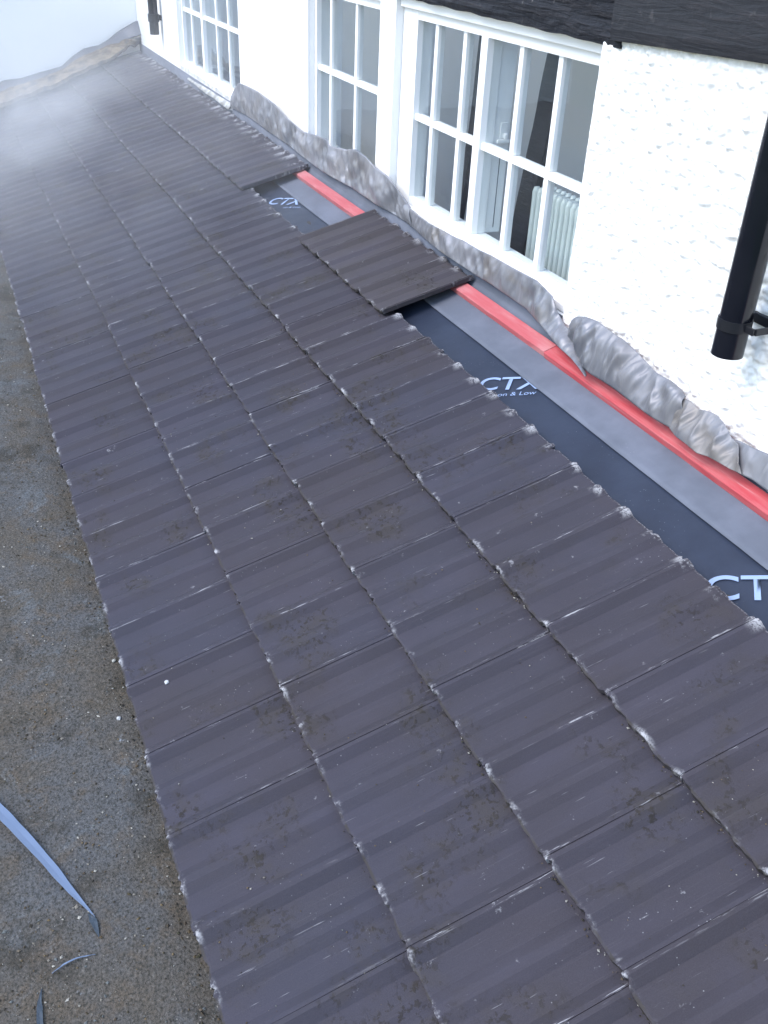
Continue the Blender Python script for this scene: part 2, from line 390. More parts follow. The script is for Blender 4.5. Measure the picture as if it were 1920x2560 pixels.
def tile_mesh(seed):
    rs = random.Random(seed)
    VS = [0.0, 0.006, 0.03, 0.14, 0.28, TL - 0.03, TL - 0.008, TL]
    th = 0.0175
    chips = [(rs.uniform(0, TW), rs.uniform(0.004, 0.014), rs.uniform(0.002, 0.008)) for _ in range(rs.randint(3, 7))]
    hchips = [((TW / 2) * (k + rs.uniform(0.75, 1.1)), rs.uniform(0.006, 0.016), rs.uniform(0.003, 0.012)) for k in (0, 1, 0, 1)]
    V, Fc = [], []
    nu = len(US); nv = len(VS)
    bow = rs.uniform(-0.002, 0.002)
    for j, v in enumerate(VS):
        for u in US:
            h = prof(u) - 0.005 + bow * math.sin(math.pi * u / TW)
            vv = v
            if j <= 1:
                d = 0.0024 * noise.noise(Vector((u * 60, seed * 3.1, 0))) + 0.0016 * noise.noise(Vector((u * 190, seed, 5)))
                for cu, cw, cdp in chips: d += cdp * max(0, 1 - abs(u - cu) / cw)
                vv += d * (1.0 if j == 0 else 0.8)
                if j == 0: h -= 0.0022
            if j >= nv - 2:
                d = 0.002 * noise.noise(Vector((u * 80, seed * 2.7, 9))) + 0.001
                for cu, cw, cdp in hchips: d += cdp * max(0, 1 - abs(u - cu) / cw)
                vv -= d
                if j == nv - 1: h -= 0.0035
            V.append((u, vv, h))
    for j in range(nv - 1):
        for i in range(nu - 1):
            a = j * nu + i; Fc.append((a, a + 1, a + nu + 1, a + nu))
    # rim and underside: lower row under front and head
    base = len(V)
    for i, u in enumerate(US):
        V.append((u, V[i][1] + 0.002 + 0.002 * rs.random(), prof(u) - 0.005 - th + rs.uniform(-0.0012, 0.0012)))
    hb = len(V)
    for i, u in enumerate(US):
        V.append((u, V[(nv - 1) * nu + i][1] - 0.001, prof(u) - 0.005 - th))
    for i in range(nu - 1):
        Fc.append((base + i, base + i + 1, i + 1, i))
        a = (nv - 1) * nu + i
        Fc.append((a, a + 1, hb + i + 1, hb + i))
        Fc.append((hb + i, hb + i + 1, base + i + 1, base + i))
    Fc.append([j * nu for j in range(nv)][::1] + [hb, base])
    Fc.append(([j * nu + nu - 1 for j in range(nv)] + [hb + nu - 1, base + nu - 1])[::-1])
    me = bpy.data.meshes.new('roof_tile'); me.from_pydata(V, [], Fc); me.update()
    bmx = bmesh.new(); bmx.from_mesh(me); bmesh.ops.recalc_face_normals(bmx, faces=bmx.faces[:]); bmx.to_mesh(me); bmx.free()
    return me
NV = 9
TM = {}
for mat in (M_tile, M_tile_far, M_tile_mid):
    for k in range(NV):
        if mat is M_tile: me = tile_mesh(k + 1)
        else: me = TM[(M_tile.name, k)].copy(); me.materials.clear()
        me.materials.append(mat); TM[(mat.name, k)] = me
def place_tile(x, c, mat, ds=0.0):
    k = random.randrange(NV)
    o = bpy.data.objects.new('roof_tile', TM[(mat.name, k)])
    g_ = 0.345
    ang = TH - TT / g_
    s = COURSE[c] + random.uniform(-0.003, 0.003) + ds
    o.location = rp(x + random.uniform(-0.0012, 0.0012), s, random.uniform(-0.0012, 0.0015))
    o.rotation_euler = (ang + random.uniform(-0.002, 0.002), random.uniform(-0.003, 0.003), random.uniform(-0.004, 0.004))
    link(o, roof); return o
for c in range(4):
    for k in range(-5, 37):
        x = XOFF[c] - k * TW - 0.0
        if x < -9.42: continue
        # slow waver of the course line
        ds = 0.006 * noise.noise(Vector((x * 0.9, c * 7.0, 0)))
        place_tile(x, c, M_tile, ds)
xr = -2.39
for k in range(4): place_tile(xr - TW * (k + 1), 4, M_tile_mid, 0.0)
xr = -4.41
for k in range(20):
    if xr - TW * (k + 1) > -9.45: place_tile(xr - TW * (k + 1), 4, M_tile_far, 0.0)

# ------------------------------------------------------------------ underlay and battens
def sheet(name, x0, x1, s0, s1, h, mat, th=0.0008, wav=0.0012, nx=160, ns=10, lift=0.0):
    V, Fc = [], []
    for side in (0, 1):
        for j in range(ns + 1):
            for i in range(nx + 1):
                x = x0 + (x1 - x0) * i / nx; s = s0 + (s1 - s0) * j / ns
                hh = h + wav * noise.noise(Vector((x * 5, s * 8, h * 100))) + wav * 0.6 * noise.noise(Vector((x * 14, s * 14, 4))) - side * th
                if j == 0: hh += lift * (0.5 + 0.5 * noise.noise(Vector((x * 3, 0, 2))))
                V.append(rp(x, s + 0.002 * noise.noise(Vector((x * 2, 3, s))) * (j in (0, ns)), hh))
    n = (nx + 1) * (ns + 1)
    for j in range(ns):
        for i in range(nx):
            a = j * (nx + 1) + i; b = a + nx + 1
            Fc.append((a, a + 1, b + 1, b)); Fc.append((n + a, n + b, n + b + 1, n + a + 1))
    for i in range(nx):
        Fc.append((i, n + i, n + i + 1, i + 1))
    return mesh_obj(name, V, Fc, mat, None, True)
def upstand(parent):
    V, Fc = [], []; nx = 160
    for i in range(nx + 1):
        x = -9.4 + 10.9 * i / nx; k = 0.002 * noise.noise(Vector((x * 3, 0, 0)))
        zm = 1.722 * math.tan(TH) - 0.0665 / math.cos(TH)
        for y, z in ((1.722 - 0.06, zm - 0.019), (1.722 - 0.018 + k, zm + 0.002), (1.722 - 0.006 + k, zm + 0.02), (1.722 - 0.003, zm + 0.10)): V.append((x, y, z))
    for i in range(nx):
        for j in range(3):
            a = i * 4 + j; Fc.append((a, a + 4, a + 5, a + 1))
    o = mesh_obj('membrane_upstand', V, Fc, M_grey, parent, True)
    o.modifiers.new('thick', 'SOLIDIFY').thickness = 0.001
nav = sheet('roofing_membrane', -9.4, 1.5, 1.30, 1.66, -0.0735, M_navy, wav=0.0022, nx=300, ns=16)
tag(nav, 'dark navy printed roofing membrane bared above the tile heads', 'membrane')
gry = sheet('roofing_membrane', -9.4, 1.5, 1.585, SW - 0.004, -0.0685, M_grey, 0.001, 0.0014, nx=300, lift=0.004)
tag(gry, 'pale grey fleece membrane lapped over the navy one beneath the red battens', 'membrane')
upstand(gry)

def word(body, size, a_uv, b_uv, shear=0.0, bold=0.0, sy=1.0):
    A = on_roof(*a_uv, -0.0715); B = on_roof(*b_uv, -0.0715)
    cu = bpy.data.curves.new('printed_word', 'FONT'); cu.body = body; cu.size = 1.0; cu.offset = bold; cu.shear = shear
    tmp = bpy.data.objects.new('tmp', cu); col.objects.link(tmp)
    bpy.context.view_layer.update()
    me = bpy.data.meshes.new_from_object(tmp.evaluated_get(bpy.context.evaluated_depsgraph_get()))
    bpy.data.objects.remove(tmp)
    wx = max(v.co.x for v in me.vertices)
    d = (B - A); L_ = d.length; d.normalize()
    up = NR.cross(d).normalized()
    k = L_ / wx
    for v in me.vertices:
        v.co = A + d * (v.co.x * k) + up * (v.co.y * k * sy) + NR * 0.0012
    me.materials.clear(); me.materials.append(M_ink)
    o = bpy.data.objects.new('printed_word', me); link(o, nav); return o
word('CTX', 1, (1190, 976), (1350, 972), 0.0, 0.012, 0.95)
word('on & Low', 1, (1242, 992), (1340, 986), 0.1, 0.0, 0.9)
word('CTX', 1, (1758, 1500), (2040, 1500), 0.0, 0.012, 0.95)
word('CTX', 1, (665, 511), (745, 512), 0.0, 0.012, 0.95)
word('on & Low', 1, (706, 521), (750, 520), 0.1, 0.0, 0.9)

def batten(x0, x1, s0, mat, label, dh=0.0):
    n = max(8, int((x1 - x0) / 0.05)); V, Fc = [], []
    sec = [(0, 0), (0.0, 0.0225), (0.002, 0.0245), (0.054, 0.0245), (0.056, 0.0225), (0.056, 0)]
    c = rp((x0 + x1) / 2, s0, -0.0685)
    for i in range(n + 1):
        x = x0 + (x1 - x0) * i / n
        ws = 0.003 * noise.noise(Vector((x * 0.8, s0, 1)))
        for (a, b) in sec:
            V.append(rp(x, s0 + a + ws + 0.0007 * noise.noise(Vector((x * 9, a * 90, 0))), -0.0675 + dh + b + 0.0006 * noise.noise(Vector((x * 11, a * 70, 5)))) - c)
    m_ = len(sec)
    for i in range(n):
        for j in range(m_):
            a = i * m_ + j; b = i * m_ + (j + 1) % m_
            Fc.append((a, a + m_, b + m_, b))
    Fc.append(tuple(range(m_))); Fc.append(tuple(n * m_ + j for j in range(m_))[::-1])
    o = mesh_obj('roofing_batten', V, Fc, mat); o.location = c
    bmx = bmesh.new(); bmx.from_mesh(o.data); bmesh.ops.recalc_face_normals(bmx, faces=bmx.faces[:]); bmx.to_mesh(o.data); bmx.free()
    return tag(o, label, 'batten')
batten(-9.3, -1.703, 1.706, M_bat_a, 'faded pink-red wooden roofing batten with a knot, running under the laid tiles')
batten(-1.700, 1.4, 1.703, M_bat_b, 'deep red wooden roofing batten along the bare membrane')

# ------------------------------------------------------------------ house
YF, YB, YR = 1.722, 1.772, 1.700
house = empty('house', (-4, 1.85, 0))
tag(house, 'white rendered house with black beams and white multi-pane windows', 'house')
house.location = (0, 0, 0)
def px(u, v, Y): return on_wall(u, v, Y).x
W3L, W3R = px(991, 13, YF), px(1450, 478, YR)
W2L, W2R = px(770, 100, YF), px(944, 232, YF)
W1L, W1R = px(441, 20, YF), px(597, 100, YF)
ZS, ZH = 0.615, 1.492
ZTOP = 3.4
XC = -9.45                                       # far wall
holes = [(W1L, W1R, ZS, ZH), (W2L, W2R, ZS, ZH), (W3L, W3R, ZS, ZH)]
def holed_wall(name, xs, zs, holes, y0, y1, mat, parent):
    bm = bmesh.new(); cache = {}
    def v(x, y, z):
        k = (round(x, 5), round(y, 5), round(z, 5))
        if k not in cache: cache[k] = bm.verts.new(k)
        return cache[k]
    def inh(i, j):
        if i < 0 or j < 0 or i >= len(xs) - 1 or j >= len(zs) - 1: return None
        cx = (xs[i] + xs[i + 1]) / 2; cz = (zs[j] + zs[j + 1]) / 2
        return any(h[0] < cx < h[1] and h[2] < cz < h[3] for h in holes)
    for i in range(len(xs) - 1):
        for j in range(len(zs) - 1):
            if inh(i, j): continue
            a, b, c, d = xs[i], xs[i + 1], zs[j], zs[j + 1]
            bm.faces.new((v(a,y0,c), v(b,y0,c), v(b,y0,d), v(a,y0,d)))
            bm.faces.new((v(a,y1,c), v(a,y1,d), v(b,y1,d), v(b,y1,c)))
            for (ii, jj, p, q) in ((i-1,j,(a,c),(a,d)), (i+1,j,(b,c),(b,d)), (i,j-1,(a,c),(b,c)), (i,j+1,(a,d),(b,d))):
                if inh(ii, jj) is not False:
                    bm.faces.new((v(p[0],y0,p[1]), v(q[0],y0,q[1]), v(q[0],y1,q[1]), v(p[0],y1,p[1])))
    bmesh.ops.recalc_face_normals(bm, faces=bm.faces[:])
    return bm_obj(name, bm, mat, parent)
xs = sorted([XC, W1L, W1R, W2L, W2R, W3L, W3R, 2.4]); zs = [-3.0, ZS, ZH, ZTOP]
holed_wall('wall', xs, zs, holes, YF, YF + 0.2, M_wall, house)

def bar(name, x0, x1, y0, y1, z0, z1, parent, mat=None):
    return box(name, x0, x1, y0, y1, z0, z1, mat or M_gloss, parent, 0.003)
def window(x0, x1, bars, mull, ztr, label, fl=0.035, fr=0.035, yb=YB):
    z0, z1 = ZS + 0.002, ZH - 0.002
    bm = bmesh.new()
    e = 0.002
    add_box(bm, x0 + e, x0 + fl, yb - 0.012, yb + 0.06, z0, z1)
    add_box(bm, x1 - fr, x1 - e, yb - 0.012, yb + 0.06, z0, z1)
    add_box(bm, x0 + fl, x1 - fr, yb - 0.010, yb + 0.058, z1 - 0.072, z1)
    add_box(bm, x0 + fl, x1 - fr, yb - 0.010, yb + 0.058, z0, z0 + 0.062)
    w = bm_obj('window', bm, M_gloss, house)
    w['label'] = label
    # head moulding, bottom rail
    bar('head_moulding', x0 + 0.004, x1 - 0.004, yb - 0.032, yb - 0.013, z1 - 0.034, z1 - 0.001, w)
    bar('sill', x0 + 0.004, x1 - 0.004, yb - 0.040, yb - 0.0125, z0 + 0.002, z0 + 0.030, w)
    zb, zt = z0 + 0.062, z1 - 0.072
    xa, xb_ = x0 + fl, x1 - fr
    stops = sorted(bars + ([mull] if mull else []))
    edges = [xa] + stops + [xb_]
    for b in bars:
        bar('glazing_bar', b - 0.0145, b + 0.0145, yb, yb + 0.034, zb, ztr - 0.014, w)
        bar('glazing_bar', b - 0.0145, b + 0.0145, yb, yb + 0.034, ztr + 0.014, zt, w)
    if mull:
        bar('mullion', mull - 0.026, mull + 0.026, yb - 0.014, yb + 0.052, zb, zt, w)
        bar('mullion_post', mull - 0.023, mull + 0.020, yb + 0.054, yb + 0.125, zb, zt, w)
    for a, b in zip(edges[:-1], edges[1:]):
        ha = 0.0265 if (mull and abs(a - mull) < 1e-6) else (0.015 if a in bars else 0.0005)
        hb_ = 0.0265 if (mull and abs(b - mull) < 1e-6) else (0.015 if b in bars else 0.0005)
        lo = a + (ha if a in bars or a == mull else 0.0005) - (0.015 if a in bars else 0)
        hi = b - (hb_ if b in bars or b == mull else 0.0005) + (0.015 if b in bars else 0)
        bar('glazing_bar', lo, hi, yb - 0.003, yb + 0.032, ztr - 0.0135, ztr + 0.0135, w)
        for (c, d) in ((zb, ztr - 0.0138), (ztr + 0.0138, zt)):
            p = box('pane', a + ha, b - hb_, yb + 0.014, yb + 0.018, c + 0.0005, d - 0.0005, M_glass, w)
    return w
ZT = 1.197 * 0.86
def wx(u, v): return px(u, v, YB)
w3 = window(W3L, W3R + 0.07, [wx(1092, 60) + 0.006, wx(1163, 80) + 0.004, wx(1305, 110) + 0.004, wx(1403, 133) + 0.004], wx(1221, 87), ZT,
            'window with a thick centre mullion and twelve panes beside the roughcast', 0.15, 0.028)
w2 = window(W2L, W2R + 0.05, [wx(826, 175), wx(888, 202), wx(888, 202) + 0.33], None, 1.237 * 0.86, 'window between two white piers, half hidden by curled lead')
dx1 = (W1R - W1L)
w1 = window(W1L, W1R + 0.06, [wx(479, 60), wx(540, 60), wx(570, 70)], wx(508, 50), 1.235 * 0.86, 'window next to the far corner above the mortar fillet')
# casement latch on the mullion post of the near window
mx_ = wx(1221, 87)
bm = bmesh.new()
add_box(bm, mx_ + 0.021, mx_ + 0.027, YB + 0.078, YB + 0.112, 1.03, 1.115)
add_box(bm, mx_ + 0.027, mx_ + 0.045, YB + 0.092, YB + 0.106, 1.055, 1.075)
add_box(bm, mx_ + 0.034, mx_ + 0.046, YB + 0.060, YB + 0.116, 1.040, 1.054)
bmesh.ops.bevel(bm, geom=bm.edges[:], offset=0.002, segments=1, affect='EDGES')
bm_obj('latch', bm, M_gloss, w3)
M_gap = NT('shadow_gap_paint', 0.9).color((0.10, 0.11, 0.13)).m
box('casement_gap', mx_ + 0.0195, mx_ + 0.0212, YB + 0.0905, YB + 0.0935, 0.70, 1.01, M_gap, w3)

# roughcast panel right of the near window
def roughcast():
    x0, x1, z0, z1 = W3R, 1.5, 0.30, 1.60
    pa_, pb_ = on_wall(1527, 100, 1.685), on_wall(1920, 145, 1.685); sl_ = (pb_.z - pa_.z) / (pb_.x - pa_.x)
    d = 0.0055
    nx = int((x1 - x0) / d); nz_ = int((z1 - z0) / d)
    V, Fc = [], []
    for j in range(nz_ + 1):
        for i in range(nx + 1):
            x = x0 + (x1 - x0) * i / nx; z = z0 + (pa_.z + 0.012 + sl_ * 0.6 * max(0, x - pa_.x) - z0) * j / nz_
            n1 = noise.noise(Vector((x * 44, z * 58, 0))); n2 = noise.noise(Vector((x * 85, z * 95, 7))); n3 = noise.noise(Vector((x * 5, z * 5, 3)))
            cell = noise.voronoi(Vector((x * 44, z * 52, 2)))[0][0]
            ef = min(1.0, 0.12 + (x - x0) / 0.045)
            y = YR - ef * (0.0056 * n1 + 0.0046 * n2) - 0.004 * n3 + ef * 0.014 * max(0, cell - 0.18)
            ex = x
            if i < 3:
                y += (0.004, 0.0015, 0.0)[i]; ex += 0.0012 * noise.noise(Vector((1, z * 26, 9)))
            V.append((ex, y, z))
    for j in range(nz_):
        for i in range(nx):
            a = j * (nx + 1) + i; Fc.append((a, a + 1, a + nx + 2, a + nx + 1))
    n0 = len(V)
    for j in range(nz_ + 1):                          # return into the window reveal
        v = V[j * (nx + 1)]; V.append((v[0] + 0.002, YF - 0.0005, v[2]))
    for j in range(nz_):
        Fc.append((j * (nx + 1), (j + 1) * (nx + 1), n0 + j + 1, n0 + j))
    o = mesh_obj('roughcast_render', V, Fc, M_rough, house, True)
    o['label'] = 'coarse white roughcast render beside the window'
roughcast()

# black timbers
def beam(name, x0, x1, zb0, zb1, zt, yf, yb_, mat, amp, parent, label):
    n = 90; rows = 14; V, Fc = [], []
    for i in range(n + 1):
        x = x0 + (x1 - x0) * i / n; zb = zb0 + (zb1 - zb0) * i / n
        for j in range(rows + 1):
            z = zb + (zt - zb) * j / rows
            y = yf - amp * noise.noise(Vector((x * 4, z * 28, 1))) - amp * 0.5 * noise.noise(Vector((x * 16, z * 70, 2)))
            if j == 0: y += 0.006; z += amp * 0.6 * noise.noise(Vector((x * 9, 0, 3)))
            V.append((x, y, z))
        V.append((x, yb_, zt)); V.append((x, yb_, zb))
    m_ = rows + 3
    for i in range(n):
        for j in range(m_):
            a = i * m_ + j; b = i * m_ + (j + 1) % m_
            Fc.append((a, b, b + m_, a + m_))
    Fc.append(tuple(range(m_))); Fc.append(tuple(n * m_ + j for j in range(m_)))
    me_o = mesh_obj(name, V, Fc, mat, parent, False)
    bmx = bmesh.new(); bmx.from_mesh(me_o.data); bmesh.ops.recalc_face_normals(bmx, faces=bmx.faces[:]); bmx.to_mesh(me_o.data); bmx.free()
    me_o['label'] = label; return me_o
zb3 = on_wall(1400, 85, 1.70).z
pa, pb = on_wall(1527, 100, 1.685), on_wall(1920, 145, 1.685)
beam('timber_beam', -4.35, pa.x + 0.03, on_wall(1056, 0, 1.70).z, on_wall(1523, 116, 1.70).z, 1.80, 1.700, YF + 0.004, M_beam_r, 0.009, house, 'rough hewn black beam over the window')
sl = (pb.z - pa.z) / (pb.x - pa.x)
beam('timber_beam', pa.x, 1.5, pa.z, pa.z + sl * (1.5 - pa.x) * 0.6, 1.95, 1.678, YF + 0.004, M_beam_s, 0.002, house, 'smoother black beam above the roughcast')

# far wall
fw = empty('gable_wall', (XC, 0, 0))
tag(fw, 'plain white painted wall closing the far end of the tiled roof', 'wall')
fw.location = (0, 0, 0)
n = 40; V, Fc = [], []
for j in range(n + 1):
    for i in range(n + 1):
        y = -3.2 + (YF - 0.001 + 3.2) * i / n; z = -3 + 6.4 * j / n
        V.append((XC + 0.012 * fbm((y * 2, z * 2, 3)), y, z))
for j in range(n):
    for i in range(n):
        a = j * (n + 1) + i; Fc.append((a, a + 1, a + n + 2, a + n + 1))
mesh_obj('wall_face', V, Fc, white_paint('brightened_white_masonry_paint', (0.90, 0.90, 0.89), 0.12, 9, 0.05), fw, True)  # paint whiter than the other walls, brightness put into the colour for missing light
box('wall_core', XC - 0.3, XC - 0.03, -3.2, YF + 0.2, -3, 3.4, M_wall, fw)

# ------------------------------------------------------------------ rooms behind the windows
def S(name, x0, x1, y0, y1, z0, z1, mat, label):
    o = box(name, x0, x1, y0, y1, z0, z1, mat); tag(o, label, 'room', kind='structure'); return o
YI = YF + 0.2
YBK = 3.15
S('room_back_wall', -9.4, 2.3, YBK, YBK + 0.1, -0.4, 2.3, M_plaster, 'warm cream plaster wall inside the house')
S('room_floor', -9.4, 2.3, YI + 0.002, YBK - 0.002, -0.45, -0.40, M_carpet, 'grey carpet inside the house')
S('room_side_wall', -9.44, -9.402, YI + 0.002, YBK, -0.4, 2.3, M_room_white, 'white wall at the end of the room')
# ceiling strip only; the rest is an invented opening that lights the room
S('room_ceiling', -9.4, 2.3, YI + 0.002, 2.12, 2.24, 2.3, M_room_white, 'white ceiling of the room')
S('room_end_wall', 2.302, 2.34, YI + 0.002, YBK, -0.4, 2.3, M_room_white, 'white near end wall of the room')
def post(pts, Y, w, d, label, mat=M_beam_s):
    V, Fc = [], []
    P3 = [on_wall(u, v, Y) for u, v in pts]
    P3 = [P3[0] + (P3[0] - P3[1]) * 2.0] + P3 + [P3[-1] + (P3[-1] - P3[-2]) * 0.9]
    n = 24; Q = []
    for i in range(n + 1):
        t = i / n * (len(P3) - 1); k = min(int(t), len(P3) - 2); Q.append(P3[k].lerp(P3[k + 1], t - k))
    for q in Q:
        a = w * (0.5 + 0.08 * noise.noise(Vector((q.z * 5, Y, 1))))
        for (sx, sy) in ((-1, 0), (1, 0), (1, 1), (-1, 1)):
            V.append((q.x + sx * a, Y + sy * d, q.z))
    for i in range(n):
        for j in range(4):
            a = i * 4 + j; b = i * 4 + (j + 1) % 4; Fc.append((a, b, b + 4, a + 4))
    Fc += [(0, 1, 2, 3), (n * 4 + 3, n * 4 + 2, n * 4 + 1, n * 4)]
    o = mesh_obj('timber_post', V, Fc, mat)
    return tag(o, label, 'post')
post([(1392, 130), (1345, 350), (1318, 470), (1285, 640)], 2.02, 0.125, 0.03, 'crooked dark timber post inside behind the radiator side panes')
post([(1207, 90), (1180, 320), (1152, 470), (1135, 570)], 2.05, 0.06, 0.03, 'slanting dark timber post seen left of the centre mullion')
post([(803, -20), (805, 150), (806, 300)], 2.00, 0.045, 0.03, 'dark upright post behind the window between the white piers')
# column radiator
def radiator():
    Y = 2.03
    a = on_wall(1340, 490, Y); b = on_wall(1470, 520, Y)
    rt = empty('column_radiator', (a.x, Y, -0.35)); x0 = a.x
    nsec = 14; pitch = 0.036; zt, zbm = a.z + 0.045, -0.28
    me = None
    for k in range(nsec):
        if me is None:
            bm = bmesh.new(); seg = 10
            for yy in (0.0, 0.062):
                rings = []
                for z, r in ((zbm, 0.008), (zbm + 0.04, 0.0145), (zbm + 0.3, 0.014), (zt - 0.07, 0.014), (zt - 0.025, 0.0155), (zt - 0.004, 0.009)):
                    rings.append([bm.verts.new((r * math.cos(2 * math.pi * q / seg), yy + r * 1.15 * math.sin(2 * math.pi * q / seg), z)) for q in range(seg)])
                for r0, r1 in zip(rings[:-1], rings[1:]):
                    for q in range(seg): bm.faces.new((r0[q], r0[(q + 1) % seg], r1[(q + 1) % seg], r1[q]))
                bm.faces.new(rings[-1]); bm.faces.new(rings[0][::-1])
            add_box(bm, -0.0125, 0.0125, 0.0, 0.062, zt - 0.05, zt - 0.014)
            me = bpy.data.meshes.new('radiator_column'); bm.normal_update(); bm.to_mesh(me); bm.free(); me.materials.append(M_rad)
            for p in me.polygons: p.use_smooth = True
        o = bpy.data.objects.new('radiator_column', me); link(o, rt); o.location = (k * pitch, 0, 0.35)
    box('radiator_foot', -0.02, 0.02, 0.0, 0.06, -0.05, 0.08, M_rad, rt)
    box('radiator_foot', (nsec - 1) * pitch - 0.02, (nsec - 1) * pitch + 0.02, 0.0, 0.06, -0.05, 0.08, M_rad, rt)
    tag(rt, 'pale green-grey column radiator standing behind the window', 'radiator')
radiator()
# ochre curtain
def curtain():
    Y = 2.15; a = on_wall(1043, 95, Y); b = on_wall(1072, 250, Y)
    V, Fc = [], []; n = 24
    for i in range(n + 1):
        x = a.x - 0.06 + 0.22 * i / n; y = Y + 0.018 * math.sin(i * 1.5)
        V += [(x, y, b.z - 0.02), (x, y, 1.75)]
    for i in range(n): Fc.append((2 * i, 2 * i + 2, 2 * i + 3, 2 * i + 1))
    o = mesh_obj('curtain', V, Fc, M_ochre, None, True)
    so = o.modifiers.new('thick', 'SOLIDIFY'); so.thickness = 0.004
    tag(o, 'narrow ochre curtain hanging inside the window with the thick mullion', 'curtain')
curtain()

# ------------------------------------------------------------------ lead flashing
def resample(pts, n):
    d = [0]
    for a, b in zip(pts[:-1], pts[1:]): d.append(d[-1] + (b - a).length)
    out = []
    for i in range(n + 1):
        t = d[-1] * i / n; k = 0
        while k < len(d) - 2 and d[k + 1] < t: k += 1
        f = (t - d[k]) / max(1e-9, d[k + 1] - d[k]); out.append(pts[k].lerp(pts[k + 1], f))
    return out
def lead(name, top, bot, ytop, hb, mat, label, cat='lead flashing', bulge=-0.3, n=90, m_=16, amp=0.006, th=0.003, seed=0, far=False, kind=None):
    if far:
        T = [on_x(u, v, ytop) for u, v in top]; B = [on_roof(u, v, hb) for u, v in bot]
    else:
        T = [on_wall(u, v, ytop) for u, v in top]; B = [on_roof(u, v, hb) for u, v in bot]
    T = resample(T, n); B = resample(B, n); V, Fc = [], []
    for i in range(n + 1):
        a, b = T[i], B[i]
        if far: corner = Vector((a.x, b.y, b.z))
        else: corner = Vector((b.x, a.y, b.z))
        mid = (a + b) / 2
        c = mid + (corner - mid) * bulge * -1.0
        e = i / n; edge = min(1, 6 * e, 6 * (1 - e))
        for j in range(m_ + 1):
            t = j / m_
            p = a * (1 - t) ** 2 + c * 2 * t * (1 - t) + b * t * t
            w = 4 * t * (1 - t) + 0.25
            d_ = amp * (1.3 * noise.noise(Vector((p.x * 7, p.y * 7 + seed, p.z * 7))) + 0.9 * noise.noise(Vector((p.x * 19, p.y * 11, p.z * 17 + seed))) + 1.5 * (0.6 - 2 * abs(noise.noise(Vector((p.x * 13 + p.z * 4, seed, p.z * 3))))) + 0.8 * (0.6 - 2 * abs(noise.noise(Vector((p.x * 30 - p.z * 12, seed + 3, p.z * 9))))))
            p = p + (Vector((1, 0, 0.4)) if far else Vector((0, -0.8, 0.6))) * (d_ * w + amp * 0.4)
            V.append(p)
    for i in range(n):
        for j in range(m_):
            a = i * (m_ + 1) + j; Fc.append((a, a + 1, a + m_ + 2, a + m_ + 1))
    o = mesh_obj(name, V, Fc, mat, None, True)
    so = o.modifiers.new('thick', 'SOLIDIFY'); so.thickness = th; so.offset = 0
    return tag(o, label, cat, kind=kind)
A_top = [(577,256),(581,240),(588,222),(599,208),(620,217),(647,231),(689,262),(720,297),(759,330),(790,339),(819,349),(826,366),(863,374),(894,376),(917,393),(940,419),(971,442),(990,467),(1010,492),(1030,520)]
A_bot = [(579,268),(583,271),(590,275),(600,281),(616,289),(645,309),(670,328),(716,359),(759,393),(805,428),(825,440),(844,451),(882,471),(900,484),(921,498),(948,517),(979,532),(1000,545),(1017,556),(1035,571)]
lead('lead_flashing', A_top, A_bot, 1.700, 0.004, M_lead, 'long crumpled grey lead flashing turned up against the window between the piers', bulge=-0.35, n=260, m_=24, amp=0.011)
B_top = [(1012,497),(1031,528),(1073,559),(1131,590),(1161,603),(1200,626),(1230,640),(1288,673),(1346,704),(1384,743),(1396,781),(1415,816),(1442,839),(1462,862),(1468,885),(1467,915)]
B_bot = [(1013,552),(1035,571),(1061,595),(1100,628),(1126,646),(1161,669),(1191,689),(1230,712),(1269,739),(1319,774),(1342,800),(1365,828),(1404,874),(1430,898),(1450,922),(1465,943)]
lead('lead_flashing', B_top, B_bot, 1.692, 0.006, M_lead_b, 'brown-stained lead flashing folded to a pointed end below the radiator', bulge=-0.15, n=240, m_=24, amp=0.009, seed=3)
C_top = [(1424,828),(1425,815),(1432,803),(1446,796),(1465,795),(1496,805),(1527,828),(1565,855),(1600,886),(1627,917),(1646,936),(1681,955),(1708,978),(1719,996)]
C_bot = [(1452,905),(1456,912),(1462,922),(1472,932),(1484,940),(1505,952),(1530,968),(1555,986),(1585,1010),(1612,1031),(1640,1050),(1668,1066),(1692,1078),(1712,1086)]
lead('lead_flashing', C_top, C_bot, 1.664, 0.0, M_lead_c, 'blue-grey lead flashing with a rounded white-streaked end under the roughcast', bulge=0.35, n=220, m_=30, amp=0.012, seed=8)
E_top = [(1818,1086),(1830,1097),(1855,1105),(1882,1119),(1920,1135),(2100,1225),(2300,1330)]
E_bot = [(1835,1172),(1855,1188),(1882,1200),(1905,1217),(1930,1235),(2110,1350),(2310,1480)]
lead('lead_flashing', E_top, E_bot, 1.672, -0.004, M_lead_c, 'flat blue-grey lead flashing beyond the crumpled brown scrap', bulge=-0.1, n=80, amp=0.004, seed=12)
D_top = [(1712,1000),(1720,1001),(1732,1007),(1750,1025),(1779,1032),(1797,1043),(1812,1059),(1822,1076),(1830,1095),(1846,1112)]
D_bot = [(1676,1072),(1690,1090),(1703,1101),(1721,1114),(1743,1134),(1774,1144),(1801,1159),(1828,1175),(1845,1182),(1856,1188)]
mo = lead('lead_flashing', D_top, D_bot, 1.658, 0.0, M_lead_d, 'small badly crumpled brown and grey lead scrap between two larger lead sheets', bulge=-0.15, n=120, m_=50, amp=0.011, th=0.003, seed=20)

